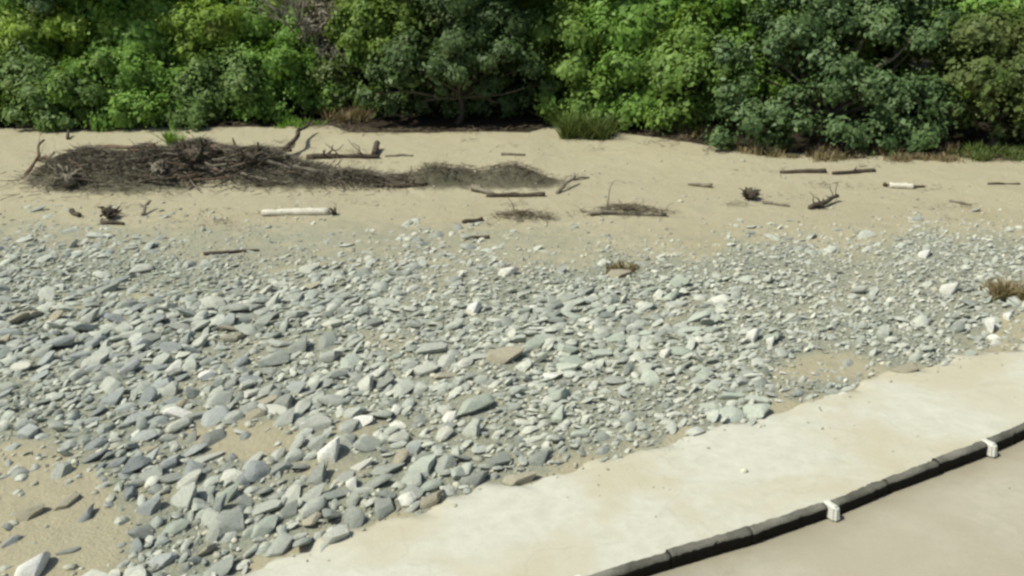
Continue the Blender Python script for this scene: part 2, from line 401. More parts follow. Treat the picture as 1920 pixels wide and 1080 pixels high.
# hand-placed stones one can point at: px, py, width px, height px, material, label
HAND = [
    (617, 845, 66, 40, 'palerock', 'bright white boulder beside a bare sand patch in the lower left', 'boulder'),
    (1410, 629, 34, 24, 'palerock', 'round white stone with a smaller white stone at its right', 'rock'),
    (1444, 641, 22, 17, 'palerock', 'small white stone touching the right of a round white stone', 'rock'),
    (1778, 540, 46, 26, 'palerock', 'large white stone near the tan brush at the right edge', 'boulder'),
    (1732, 476, 32, 17, 'palerock', 'white stone at the far right of the rock field', 'rock'),
    (950, 509, 44, 20, 'palerock', 'pale stone with a dark hollow beside it at the far edge of the rocks', 'rock'),
    (887, 578, 36, 26, 'palerock', 'pale blocky stone in the middle of the rock field', 'rock'),
    (1246, 661, 28, 20, 'palerock', 'white stone above a dark gap near the pale strip', 'rock'),
    (1460, 592, 17, 11, 'palerock', 'tiny bright white stone above the round white stone', 'rock'),
    (1854, 611, 20, 26, 'palerock', 'upright white stone below the tan brush at the right edge', 'rock'),
    (1888, 592, 22, 14, 'palerock', 'small white stone right under the tan brush', 'rock'),
    (60, 1062, 84, 46, 'palerock', 'cream boulder at the bottom left corner on sand', 'boulder'),
    (62, 955, 54, 30, 'tanrock', 'brown stone lying alone on the sand in the lower left', 'rock'),
    (130, 935, 66, 20, 'tanrock', 'low tan stone behind the brown stone on the sand', 'rock'),
    (660, 905, 30, 26, 'palerock', 'upright pale stone below the bright white boulder', 'rock'),
    (56, 805, 60, 44, 'bluerock', 'tilted blue grey boulder at the left edge above the sand', 'boulder'),
    (120, 640, 110, 40, 'bluerock', 'long blue grey slab near the left edge', 'boulder'),
    (285, 945, 70, 46, 'bluerock', 'dark grey boulder at the corner of the bare sand', 'boulder'),
    (335, 985, 78, 40, 'greenrock', 'pale green grey slab in front of the dark corner boulder', 'boulder'),
    (320, 865, 76, 34, 'bluerock', 'dark low boulder left of the bare sand patch', 'boulder'),
    (260, 780, 80, 40, 'bluerock', 'grey boulder with a dark right side in the left of the rocks', 'boulder'),
    (520, 672, 96, 42, 'rock', 'wide grey boulder casting a dark shadow left of centre', 'boulder'),
    (620, 668, 66, 30, 'rock', 'smaller grey boulder at the right of the wide shadowed boulder', 'boulder'),
    (810, 650, 84, 40, 'rock', 'grey boulder with arched dark gap in the centre of the rocks', 'boulder'),
    (800, 690, 90, 34, 'rock', 'flat grey slab in front of the arched centre boulder', 'boulder'),
    (945, 665, 80, 34, 'tanrock', 'light tan slab in the centre of the rock field', 'boulder'),
    (1130, 660, 80, 26, 'greenrock', 'flat greenish slab right of the tan slab', 'boulder'),
    (890, 760, 110, 40, 'greenrock', 'long greenish slab tilted above the sand gap', 'boulder'),
    (500, 985, 90, 40, 'greenrock', 'pale greenish slab near the bottom of the rocks', 'boulder'),
    (470, 995, 70, 30, 'greenrock', 'pale slab beside the strip at the bottom', 'boulder'),
    (430, 925, 80, 36, 'greenrock', 'grey green slab below the low dark boulder', 'boulder'),
    (780, 840, 34, 34, 'bluerock', 'upright dark stone right of the white boulder', 'rock'),
    (980, 895, 70, 26, 'tanrock', 'tan slab half buried at the edge of the pale strip', 'rock'),
    (810, 935, 60, 26, 'tanrock', 'tan stone sunk in silt below the centre of the rocks', 'rock'),
    (1700, 690, 60, 20, 'tanrock', 'tan slab at the far end of the pale strip', 'rock'),
    (1160, 512, 46, 18, 'tanrock', 'brown stone under dry brush at the far edge of the rocks', 'rock'),
    (205, 540, 70, 26, 'rock', 'long grey slab in the far left of the rock field', 'boulder'),
    (265, 505, 60, 24, 'rock', 'grey boulder near the stick at the far left of the rocks', 'boulder'),
    (1605, 545, 54, 20, 'rock', 'grey stone with a dark underside left of the large white stone', 'rock'),
    (1440, 525, 30, 20, 'rock', 'dark sided stone at the far right of the rocks', 'rock'),
]
placed = []
def put_rock(x, y, rx, ry, rz, rot, mk, name, label, group=None, sink=.35, proto=None, clear=1.0, lift=0.0):
    z = float(max(height(x, y), .03*pave_mask(x, y)))
    o = link(name, rock_mesh(random.randrange(14) if proto is None else proto, mk), (x, y, z+lift+rz*(1-2*sink)*.6), rot, (rx, ry, rz))
    tag(o, label, 'rock', group); placed.append((x, y, max(rx, ry)*clear)); return o
for px, py, w, h, mk, lab, nm in HAND:
    if mk not in ('palerock', 'tanrock'): w, h = w*.72, h*.72
    p = at(px, py+h*.3); s = mpp(p)*.56
    tilt = (R(random.uniform(-6, 14)), R(random.uniform(-14, 4)), float(pref_angle(px, py))+R(random.uniform(-8, 8)))
    el = math.asin(min(.95, CAMH/np.linalg.norm(p-CAM)))
    ry = h*s/ (math.sin(el)+.75*math.cos(el)) * 1.25
    put_rock(p[0], p[1], w*s, ry, ry*.8, tilt, mk, nm, lab, None, .15, 3 if mk == 'palerock' else None, 1.5)
    placed.append((p[0], p[1]-ry*1.3, ry*.9))

# scattered stones, sampled over the whole riverbed
N = 85000
X = RNG.uniform(-17, 19, N); Y = RNG.uniform(8.2, 27, N); Z = height(X, Y)
PX, PY = proj(X, Y, Z); D = rockiness(PX, PY)
bign = sstep(-.25, .55, wob(X, Y, .8, 5.))
keep = RNG.random(N) < D
X, Y, PX, PY, D, bign = [a[keep] for a in (X, Y, PX, PY, D, bign)]
leftness = (1-sstep(500, 1500, PX))
nearness = sstep(450, 850, PY)
size = np.exp(RNG.normal(math.log(.074), .58, len(X)))*(.75+.5*leftness*(.4+.6*nearness))*(.72+.5*bign)*(.72+.28*sstep(470, 600, PY))
size = np.clip(size, .024, .27)
order = np.argsort(-size); cells = {}; acc = []
for p in placed:
    cells.setdefault((int(p[0]//.8), int(p[1]//.8)), []).append(p)
for i in order:
    x, y, r = X[i], Y[i], size[i]; cx, cy = int(x//.8), int(y//.8); ok = True
    for dx in (-1, 0, 1):
        for dy in (-1, 0, 1):
            for q in cells.get((cx+dx, cy+dy), ()):
                if (q[0]-x)**2+(q[1]-y)**2 < ((q[2]+r)*.5)**2: ok = False; break
            if not ok: break
        if not ok: break
    if ok:
        cells.setdefault((cx, cy), []).append((x, y, r)); acc.append(i)
    if len(acc) >= 17000: break
acc = np.array(acc)
inview = (PX[acc] > 0) & (PX[acc] < 1920) & (PY[acc] > 380) & (PY[acc] < 1085)
shown = size[acc]/np.hypot(Y[acc], CAMH)*np.where(inview, 1, 0)
rank = np.argsort(-shown); SINGLE = set(acc[rank[:258]].tolist())
def zone_label(px, py, r, mk):
    size_w = 'large' if r > .18 else 'medium' if r > .135 else 'small'
    col = {'rock': 'grey', 'bluerock': 'blue grey', 'greenrock': 'greenish grey', 'tanrock': 'tan', 'palerock': 'pale'}[mk]
    hz = 'left edge' if px < 240 else 'left part' if px < 640 else 'centre' if px < 1150 else 'right part'
    vz = 'far' if py < 600 else 'middle' if py < 780 else 'near'
    return f'{size_w} {col} stone among the rocks, {vz} rows, {hz} of the rock field', f'{size_w} {col} stones, {vz} rows, {hz}'
stV, stF, nv = [], [], 0
for i in acc:
    x, y, r, px, py = X[i], Y[i], size[i], PX[i], PY[i]
    asp = random.uniform(.36, .78); fl = random.uniform(.34, .7)
    rot = (R(random.gauss(6, 19)), R(random.gauss(-8, 19)), float(pref_angle(px, py))+R(random.gauss(0, 23)))
    if int(i) in SINGLE:
        u = random.random(); bl = .55*(1-float(sstep(150, 650, px))); gr = .5*float(sstep(550, 1200, px))
        mk = 'bluerock' if u < bl else 'greenrock' if u < bl+gr else 'tanrock' if u > .95 else 'palerock' if u > .93 else 'rock'
        lab, grp = zone_label(px, py, r, mk)
        put_rock(x, y, r, r*asp, r*asp*fl, rot, mk, 'rock', lab, grp, .4, None, 1.0, random.uniform(0, .035)*D[i])
    else:
        V, F = PROTO_LO[random.randrange(14)]
        W = (V*np.array([r, r*asp, r*asp*fl]))@np.array(eul(rot)).T + np.array([x, y, float(height(x, y))+r*asp*fl*.12+random.uniform(0, .05)*D[i]])
        stV.append(W); stF.append(F+nv); nv += len(V)
o = link('rubble', mesh_np('rubble', np.concatenate(stV), np.concatenate(stF), M['rocks'], True))
try: o.data.set_sharp_from_angle(angle=R(30))
except Exception: pass
tag(o, 'grey stones of many sizes filling the rock field', 'rubble', None, 'stuff')
# gravel between the stones, thinning into the sand
N = 70000
X2 = RNG.uniform(-17, 19, N); Y2 = RNG.uniform(8.2, 31, N); P2, Q2 = proj(X2, Y2, height(X2, Y2))
D2 = np.maximum(rockiness(P2, Q2), .035+.30*sstep(360, 450, Q2)*sstep(-.1, .5, wob(X2, Y2, .9, 1.))*(1-sstep(-30, 20, Q2-np.interp(P2, [e[0] for e in EDGE], [e[1] for e in EDGE]))))
ye2 = np.interp(X2, EDGE_W[:, 0], EDGE_W[:, 1]); pv = pave_mask(X2, Y2); on = Y2 < ye2+.05
D2 = np.where(on, .5*np.exp(-np.maximum(ye2-Y2, 0)/.25)+.02, D2)
kp = RNG.random(N) < D2*.62
X2, Y2 = X2[kp], Y2[kp]; n = len(X2); H2 = np.where(on[kp], np.maximum(height(X2, Y2), .03), height(X2, Y2))
r2 = np.exp(RNG.normal(math.log(.034), .38, n))*np.where(on[kp], .62, 1); ang = RNG.uniform(0, 6.283, n)
Vs, Fs, nv = [], [], 0
which = RNG.integers(0, 8, n)
for k in range(8):
    idx = np.where(which == k)[0]; V, F = PROTO_PEB[k]
    s = np.stack([r2[idx], r2[idx]*RNG.uniform(.6, 1, len(idx)), r2[idx]*RNG.uniform(.4, .7, len(idx))], -1)
    P = V[None]*s[:, None, :]; c, sn = np.cos(ang[idx])[:, None], np.sin(ang[idx])[:, None]
    P = np.stack([P[..., 0]*c-P[..., 1]*sn+X2[idx, None], P[..., 0]*sn+P[..., 1]*c+Y2[idx, None], P[..., 2]+H2[idx, None]+r2[idx, None]*.15], -1)
    Vs.append(P.reshape(-1, 3)); Fs.append((F[None]+(np.arange(len(idx))*len(V))[:, None, None]+nv).reshape(-1, 3)); nv += len(idx)*len(V)
tag(link('gravel', mesh_np('gravel', np.concatenate(Vs), np.concatenate(Fs), M['pebbles'], True)), 'fine grey gravel between the stones', 'gravel', None, 'stuff')

# ------------------------------------------------------------------ rail and posts
def rail_point(px):
    ys = np.interp(px, [p[0] for p in RAIL], [p[1] for p in RAIL]); return flat(px, ys, .034)
POSTS = [560, 1085, 1552, 1846, 2075, 2280]
def beam(p0, p1, w, h, z0, sag=0.0, n=10):
    p0 = np.array(p0); p1 = np.array(p1); t = p1-p0; t[2] = 0; L = np.linalg.norm(t); t /= L; s = np.array([-t[1], t[0], 0])
    V, F = [], []
    prof = [(-w/2, .008), (-w/2, h-.04), (-w/2+.02, h-.01), (w/2-.035, h), (w/2, h-.02), (w/2, .008)]; m = len(prof)
    for i in range(n+1):
        u = i/n; c = p0+t*L*u
        for a, b in prof:
            j = .011*mnoise.noise(Vector((c[0]*4, c[1]*4, a*9+b*7)))+.010*mnoise.noise(Vector((c[0]*17, c[1]*17, a*30)))
            V.append(c+s*(a+j)+np.array([0, 0, z0+b+j]))
    for i in range(n):
        for j in range(m): F.append((i*m+j, i*m+(j+1) % m, (i+1)*m+(j+1) % m, (i+1)*m+j))
    q = len(V); 
    for i, e in ((0, 1), (n, 0)):
        c = len(V); V.append(np.mean(V[i*m:i*m+m], axis=0))
    F4 = [f for f in F]; F3 = []
    for f in F4: F3 += [(f[0], f[1], f[2]), (f[0], f[2], f[3])]
    for j in range(m):
        F3.append((q, (j+1) % m, j)); F3.append((q+1, n*m+j, n*m+(j+1) % m))
    return np.array(V), np.array(F3)
RAIL_LABELS = ['low black rail running on below the bottom edge', 'low black rail crossing the bottom edge left of the nearer white post', 'low black rail between the two white posts',
               'short stretch of low black rail at the right edge beyond the farther white post', 'low black rail running on beyond the right edge']
POST_LABELS = ['white concrete post below the bottom edge', 'white concrete post just below the bottom edge', 'nearer white concrete post breaking the low black rail', 'farther white concrete post near the right edge',
               'white concrete post just beyond the right edge', 'white concrete post farther beyond the right edge']
brg = random.Random(4)
for k in range(5):
    a = rail_point(POSTS[k]); b = rail_point(POSTS[k+1]); root = link('guard_rail', None, (a+b)/2); tag(root, RAIL_LABELS[k], 'rail', 'low black rails along the road')
    org = (a+b)/2; m = 3; q = [rail_point(POSTS[k]+(POSTS[k+1]-POSTS[k])*u) for u in (0, .36, .68, 1)]
    for i in range(m):                                     # three worn beams butted end to end
        d = (q[i+1]-q[i])/np.linalg.norm(q[i+1]-q[i]); sd = np.array([-d[1], d[0], 0])
        V, F = beam(q[i]+d*(.07 if i == 0 else .006), q[i+1]-d*(.07 if i == m-1 else .006), brg.uniform(.11, .13), brg.uniform(.185, .205), .0, n=22)
        V = V+sd*brg.uniform(-.01, .01); u = np.clip((V-q[i])@d/np.linalg.norm(q[i+1]-q[i]), 0, 1); V = V+np.outer(u-.5, sd)*brg.uniform(-.03, .03)
        link('beam', mesh_np('beam', V-org, F, M['rail']), parent=root)
for k, lab in enumerate(POST_LABELS):
    p = rail_point(POSTS[k]); a = rail_point(POSTS[k]-60); b = rail_point(POSTS[k]+60); t = b-a; ang = math.atan2(t[1], t[0])
    bm = bmesh.new(); bmesh.ops.create_cube(bm, size=1); bmesh.ops.scale(bm, vec=(.13, .27, .205), verts=bm.verts)
    for v in bm.verts:
        v.co.z += .1025
        if v.co.z > .1: v.co.x *= .78; v.co.y *= .8; v.co.z += random.uniform(-.015, .015)
    bmesh.ops.bevel(bm, geom=bm.edges, offset=.03, segments=3, affect='EDGES')
    me = bpy.data.meshes.new('rail_post'); bm.to_mesh(me); bm.free(); me.materials.append(M['post'])
    nrm = np.array([t[1], -t[0], 0])/np.linalg.norm(t)
    tag(link('rail_post', me, p+nrm*.035, (0, 0, ang)), lab, 'post', 'white posts of the low rail')

# ------------------------------------------------------------------ driftwood
def bent(p0, p1, r0, r1, n=9, wig=.06, seed=0, lift=None):
    rg = random.Random(seed); p0 = np.array(p0, float); p1 = np.array(p1, float); L = np.linalg.norm(p1-p0)
    o = [rg.uniform(0, 40) for _ in range(2)]; pts, rad = [], []
    for i in range(n+1):
        u = i/n; p = p0*(1-u)+p1*u; e = math.sin(math.pi*u)**.5 if 0 < u < 1 else 0
        p = p+np.array([mnoise.noise(Vector((u*2.2, o[0], 0))), mnoise.noise(Vector((u*2.2, 0, o[1]))), .6*mnoise.noise(Vector((o[0], u*2.2, 3)))])*L*wig*2*e
        pts.append(p); rad.append((r0*(1-u)+r1*u)*(1+.15*mnoise.noise(Vector((u*7, o[0], o[1])))))
    return pts, rad
_ls = [0]
def log(name, label, a, b, r0, r1=None, mk='wood', z0=0.0, z1=0.0, stubs=0, twigs=0, cat='log', group=None, wig=.05, sides=8):
    """a, b: where its two ends lie in the photograph; z0, z1: height of the ends above the ground"""
    _ls[0] += 1; r1 = r1 if r1 is not None else r0*.65; rg = random.Random(_ls[0])
    A = at(*a); B = at(*b); A[2] += r0*.75+z0; B[2] += r1*.75+z1
    mb = MB(); pts, rad = bent(A, B, r0, r1, 10, wig, _ls[0]); mb.tube(pts, rad, sides, True, .14)
    L = np.linalg.norm(B-A)
    for _ in range(stubs+twigs):
        thin = _ >= stubs; i = rg.randrange(2, 10); p = pts[i]; d = np.array([rg.uniform(-1, 1), rg.uniform(-.7, .7), rg.uniform(.25, 1)]); d /= np.linalg.norm(d)
        ln = (L*rg.uniform(.15, .4) if thin else rad[i]*rg.uniform(2.5, 5)); rr = rad[i]*(.32 if thin else .5)
        q, w = bent(p, p+d*ln, rr, rr*.35, 5, .1, _ls[0]*50+_); mb.tube(q, w, 5, True, .1)
    org = (A+B)/2; org[2] = float(height(org[0], org[1]))
    return tag(link(name, mb.build(name, M[mk], True, org), org), label, cat, group)
def rootwad(name, label, px, py, r, mk, n=16, cat='root', up=.8, seed=1, group=None):
    rg = random.Random(seed); p = at(px, py); mb = MB()
    V, F = rock_shape(2, 5, .2, 400+seed); b = len(mb.v)
    c = p+np.array([0, 0, r*.35])
    mb.v += list(V*r*np.array([.45, .4, .38])+c); mb.f += [tuple(f+b) for f in F]
    for i in range(n):
        a = rg.uniform(0, 6.283); e = rg.uniform(-.15, up); d = np.array([math.cos(a)*math.cos(e), math.sin(a)*math.cos(e), math.sin(e)])
        ln = r*rg.uniform(.35, .85); q, w = bent(c, c+d*ln, r*.13, r*.04, 6, .2, seed*99+i); mb.tube(q, w, 5, True, .1)
        for _ in range(2):
            e2 = d+np.array([rg.uniform(-.8, .8) for _ in range(3)]); q2, w2 = bent(q[3], q[3]+e2*ln*.4, r*.05, r*.015, 4, .14, seed*99+i+7); mb.tube(q2, w2, 4, True)
    return tag(link(name, mb.build(name, M[mk], True, p), p), label, cat, group)

log('fallen_log', 'bleached pale log lying on the gravel below the driftwood pile', (492, 404), (618, 402), .085, .10, 'palewood', stubs=0, wig=.012)
rootwad('stump', 'small dark stump touching the right end of the bleached log', 628, 403, .22, 'darkwood', 9, 'stump', .9, 3)
log('fallen_log', 'long thin dark log on the sand near the dark trees', (1462, 325), (1548, 324), .05, .07, 'darkwood', wig=.02)
log('fallen_log', 'thin dark log at the right of the long log on the far sand', (1560, 327), (1640, 322), .05, .06, 'darkwood', wig=.03, stubs=1)
log('fallen_log', 'short pale log with dark ends on the right sand', (1668, 352), (1712, 354), .09, .08, 'palewood', wig=.02)
rootwad('root_clump', 'small dark root at the left end of the short pale log', 1660, 350, .17, 'darkwood', 7, 'root', .7, 4)
log('stick', 'dark stick at the right end of the short pale log', (1712, 353), (1734, 351), .05, .03, 'darkwood', cat='stick')
log('stick', 'thin stick on the sand at the far right edge', (1852, 346), (1912, 346), .03, .025, 'darkwood', cat='stick')
rootwad('root_clump', 'twisted dark root clump in the middle of the right sand', 1405, 374, .44, 'darkwood', 16, 'root', .35, 5)
log('branch', 'thin branch trailing right from the twisted root clump', (1430, 382), (1480, 388), .05, .03, 'wood', twigs=3, cat='branch')
log('branch', 'forked dark branch right of the twisted root clump', (1518, 393), (1570, 378), .07, .05, 'darkwood', 0, .12, stubs=2, twigs=5, cat='branch')
rootwad('root_clump', 'dark stub of root under the forked branch', 1535, 391, .26, 'darkwood', 9, 'root', .5, 8)
log('branch', 'short branch with dark knob on the sand left of the root clump', (1290, 347), (1335, 352), .03, .07, 'wood', cat='branch')
log('stick', 'pale stick on the sand at the right below the pale log', (1780, 378), (1820, 386), .04, .03, 'wood', cat='stick')
log('stick', 'faint stick on the far sand in the centre', (940, 291), (985, 292), .05, .035, 'wood', cat='stick')
log('fallen_log', 'dark brown log at the foot of the low debris hump', (912, 369), (1022, 368), .065, .07, 'darkwood', wig=.02)
log('branch', 'curled branch left of the dark brown log below the hump', (885, 358), (925, 366), .08, .05, 'wood', .05, 0, stubs=2, cat='branch')
log('branch', 'short leaning branch right of the low debris hump', (1045, 364), (1078, 345), .05, .04, 'wood', 0, .2, stubs=1, cat='branch')
log('stick', 'thin stick lying beyond the leaning branch', (1070, 338), (1105, 334), .04, .03, 'wood', cat='stick')
log('stick', 'dark stick on the gravel below the low hump, upper of two', (868, 419), (905, 414), .05, .06, 'darkwood', cat='stick')
log('stick', 'dark stick on the gravel below the low hump, lower of two', (872, 450), (918, 447), .035, .05, 'darkwood', cat='stick')
log('branch', 'flat branch half buried below the low hump', (932, 402), (1030, 412), .06, .03, 'wood', stubs=2, twigs=2, cat='branch')
log('stick', 'long dark stick at the far left edge of the rock field', (382, 479), (486, 471), .045, .03, 'darkwood', cat='stick')
rootwad('root_clump', 'dark root clump on the gravel at the left below the pile', 205, 410, .42, 'darkwood', 14, 'root', .7, 9)
log('branch', 'dark branch right of the root clump on the left gravel', (190, 420), (232, 422), .06, .04, 'darkwood', twigs=2, cat='branch')
log('stick', 'dark knob of wood left of the root clump on gravel', (135, 398), (150, 408), .07, .06, 'darkwood', cat='stick')
log('branch', 'light branch leaning on the gravel below the pile', (268, 405), (284, 392), .05, .03, 'wood', 0, .2, twigs=2, cat='branch')
log('branch', 'low debris stick on the tan silt in the middle distance', (1105, 405), (1250, 406), .06, .04, 'wood', .04, .02, stubs=2, twigs=4, cat='branch')
# the driftwood pile
log('branch', 'reddish stick standing at the left tip of the driftwood pile', (48, 330), (86, 285), .05, .035, 'redwood', .0, .35, twigs=2, cat='branch')
log('fallen_log', 'reddish log at the left tip of the driftwood pile', (72, 302), (122, 299), .055, .05, 'redwood')
log('branch', 'dark upright stick on the sand behind the left tip of the pile', (128, 262), (130, 255), .06, .04, 'darkwood', 0, .15, cat='branch')
log('fallen_log', 'long reddish log lying along the back of the pile', (160, 280), (290, 281), .07, .06, 'redwood', .0, .1, stubs=1, wig=.015)
rootwad('root_clump', 'big black root mass in the middle of the driftwood pile', 368, 312, .78, 'darkwood', 26, 'root', 1.0, 11)
rootwad('root_clump', 'dark root mass in the right half of the driftwood pile', 470, 310, .60, 'darkwood', 22, 'root', 1.0, 12)
rootwad('root_clump', 'small dark root mass at the left half of the pile', 300, 330, .55, 'wood', 18, 'root', .8, 13)
rootwad('root_clump', 'brushy dark root mass at the left foot of the pile', 130, 350, .62, 'wood', 22, 'root', .9, 14)
log('branch', 'forked branch sticking up from the right end of the pile', (540, 296), (582, 250), .085, .045, 'darkwood', .25, .35, stubs=1, twigs=4, cat='branch')
log('fallen_log', 'thick dark log across the top of the driftwood pile', (400, 292), (545, 290), .12, .09, 'redwood', .1, .1, stubs=2, wig=.02)
log('fallen_log', 'pale log slanting down the right face of the pile', (470, 312), (600, 330), .07, .06, 'wood', .25, .05, stubs=2, wig=.02)
log('fallen_log', 'dark log along the sand right of the pile', (575, 299), (712, 297), .09, .06, 'darkwood', stubs=4, twigs=4)
log('stump', 'small dark stump at the right end of the dark log beyond the pile', (702, 294), (708, 280), .10, .09, 'darkwood', 0, .15, cat='stump', wig=.02)
log('stick', 'thin stick on the sand right of the small stump', (722, 294), (775, 293), .04, .03, 'wood', cat='stick')
log('fallen_log', 'brown log along the low silted tail of the pile', (580, 325), (720, 333), .07, .05, 'wood', stubs=3, twigs=4)
log('fallen_log', 'dark log at the foot of the silted tail between the humps', (700, 352), (800, 347), .06, .05, 'darkwood', stubs=2, twigs=4)
prg = random.Random(5)
for i in range(90):
    px = prg.triangular(95, 650, 380); c = 320+16*math.sin(px*.02); py = prg.uniform(288, 352) if px > 220 else prg.uniform(315, 358)
    L = prg.uniform(16, 80); a = prg.gauss(0, .45)
    wk = prg.choice(['wood', 'darkwood', 'darkwood', 'redwood']); wl = {'wood': 'grey brown', 'darkwood': 'dark', 'redwood': 'reddish'}[wk]+' stick tangled in the '+('left' if px < 310 else 'middle' if px < 470 else 'right')+' part of the driftwood pile'
    log('driftwood_branch', wl, (px-L/2*math.cos(a), py-L/4*math.sin(a)), (px+L/2*math.cos(a), py+L/4*math.sin(a)),
        prg.uniform(.016, .045), None, wk, prg.uniform(0, .35), prg.uniform(0, .4), 1, 2, 'driftwood', wl.replace('stick', 'sticks'), .04, 6)

def stick_stuff(name, label, spots, mk, cat, upright=0.0):
    """spots: (x, y, spread a, spread b, count, length, radius)"""
    V, F = [], []; nv = 0; rg = np.random.default_rng(len(spots)*7+3)
    tri = np.array([(0, 1, 4), (0, 4, 3), (1, 2, 5), (1, 5, 4), (2, 0, 3), (2, 3, 5)])
    for x, y, a, b, n, ln, rr in spots:
        px = x+rg.normal(0, a*.48, n); py = y+rg.normal(0, b*.48, n); pz = height(px, py)
        az = rg.uniform(0, 6.283, n); el = np.clip(rg.normal(.0+upright, .2, n), -.35, 1.5); L = ln*rg.uniform(.4, 1.5, n)
        d = np.stack([np.cos(az)*np.cos(el), np.sin(az)*np.cos(el), np.sin(el)], -1); p0 = np.stack([px, py, pz+rg.uniform(0, .12, n)*(1-min(upright, 1))], -1)
        s = np.cross(d, [0, 0, 1.]); s /= np.linalg.norm(s, axis=1)[:, None]+1e-6; u = np.cross(s, d); r = rr*rg.uniform(.5, 1.5, n)[:, None]
        ring = [s*r, (-.5*s+.87*u)*r, (-.5*s-.87*u)*r]
        P = np.stack([p0+q for q in ring]+[p0+d*L[:, None]+q*.4 for q in ring], 1)
        V.append(P.reshape(-1, 3)); F.append((tri[None]+(np.arange(n)*6)[:, None, None]+nv).reshape(-1, 3)); nv += n*6
    return tag(link(name, mesh_np(name, np.concatenate(V), np.concatenate(F), M[mk])), label, cat, None, 'stuff')
big = [(m[0], m[1], m[2]*1.05, m[3]*1.05, int(1100*m[2]), .30, .010) for m in MOUNDS[:4]+[MOUNDS[6]]]
stick_stuff('brush_debris', 'dense tangle of dark twigs over the driftwood pile', big, 'wood', 'brush')
low = [(m[0], m[1], m[2], m[3], int(330*m[2]), .24, .008) for m in MOUNDS[4:6]+MOUNDS[7:]+[MOUNDS[3]]]
stick_stuff('twig_debris', 'grey brown twigs matted over the low debris humps', low, 'twig', 'brush')

wr = random.Random(8); wrack = []
for i in range(46):
    p = at(wr.uniform(20, 1910), wr.uniform(255, 440)); wrack.append((p[0], p[1], wr.uniform(.3, 1.1), wr.uniform(.08, .2), wr.randrange(6, 26), .16, .007))
for i in range(90):
    x = wr.uniform(-18, 18); wrack.append((x, float(treeline(x))-wr.uniform(-.4, .5), .5, .3, 22, .25, .009))
stick_stuff('twig_litter', 'thin twigs and leaf litter strewn over the far sand', wrack, 'twig', 'litter')
# ------------------------------------------------------------------ trees
def leaves(C, Rv, n, size, rg, droop=.2, narrow=.55, shell=.35):
    """n leaf faces in leaf clumps over one lobe; C centre, Rv radii"""
    k = max(6, int(13*Rv.mean()**2)); d = rg.normal(size=(k, 3)); d[:, 2] = np.abs(d[:, 2])*.9-.25*rg.random(k); d /= np.linalg.norm(d, axis=1)[:, None]
    cc = C+d*Rv*rg.uniform(.55, 1.22, (k, 1)); cr = Rv.mean()*rg.uniform(.24, .46, k)
    ax = rg.uniform(.55, 1.55, (k, 3)); ax[:, 2] *= .85; w = np.minimum((rg.random(n)**1.25*k).astype(int), k-1); e = rg.normal(size=(n, 3)); e /= np.linalg.norm(e, axis=1)[:, None]
    P = cc[w]+e*(cr[w]*rg.uniform(.3, 1.08, n)**.6)[:, None]*ax[w]
    loose = rg.random(n) < .25; P[loose] += rg.normal(0, .17, (int(loose.sum()), 3))
    lob = (P-C)/Rv; nrm = e*.5+lob*.85+np.array([0, -.1, .4])+rg.normal(0, .34, (n, 3)); nrm /= np.linalg.norm(nrm, axis=1)[:, None]
    t = rg.normal(size=(n, 3))+np.array([0, 0, -droop]); t -= nrm*np.sum(t*nrm, 1)[:, None]; t /= np.linalg.norm(t, axis=1)[:, None]+1e-6
    b = np.cross(nrm, t); L = (size*np.clip(np.exp(rg.normal(-.08, .42, n)), .4, 2.3))[:, None]; W = L*narrow
    return np.stack([P-t*L*.5, P+b*W*.5+nrm*L*.06, P+t*L*.5-nrm*L*.05, P-b*W*.5+nrm*L*.06], 1)
def crown_mesh(lobes, org, mat, dens, size, seed, narrow=.55):
    rg = np.random.default_rng(seed); out = []
    for c, rv in lobes:
        rv = np.array(rv, float); n = int(dens*rv[0]*(rv[1]+rv[2])*.5*12)
        out.append(leaves(np.array(c), rv, n, size, rg, .3, narrow))
    Q = np.concatenate(out)-np.asarray(org); n = len(Q)
    return mesh_np('crown', Q.reshape(-1, 3), np.arange(n*4).reshape(n, 4), mat)
def trunk_mesh(base, lobes, r, mat, seed, stems=1):
    rg = random.Random(seed); mb = MB(); base = np.asarray(base, float)
    top = np.mean([c for c, _ in lobes], axis=0); fork = base*.45+top*.55; fork[2] = base[2]+(top[2]-base[2])*.45
    for s in range(stems):
        b = base+np.array([rg.uniform(-.35, .35), rg.uniform(-.2, .2), -.15])*(1 if stems > 1 else .01); b[2] = base[2]-.15
        q, w = bent(b, fork, r, r*.6, 7, .08, seed*9+s); mb.tube(q, w, 8, True, .08)
    for i, (c, rv) in enumerate(lobes):
        e = np.asarray(c)+np.array([rg.uniform(-.3, .3), rg.uniform(-.3, .3), .2])*rv[0]
        q, w = bent(fork, e, r*.45, r*.10, 7, .1, seed*31+i); mb.tube(q, w, 6, True, .05)
        for j in range(3):
            d = np.array([rg.uniform(-1, 1), rg.uniform(-1, 1), rg.uniform(-.2, 1)]); q2, w2 = bent(q[4+j], q[4+j]+d*rv[0]*.7, r*.15, r*.04, 4, .12, seed*77+i*5+j); mb.tube(q2, w2, 5, False)
    return mb.build('trunk', mat, True, base)
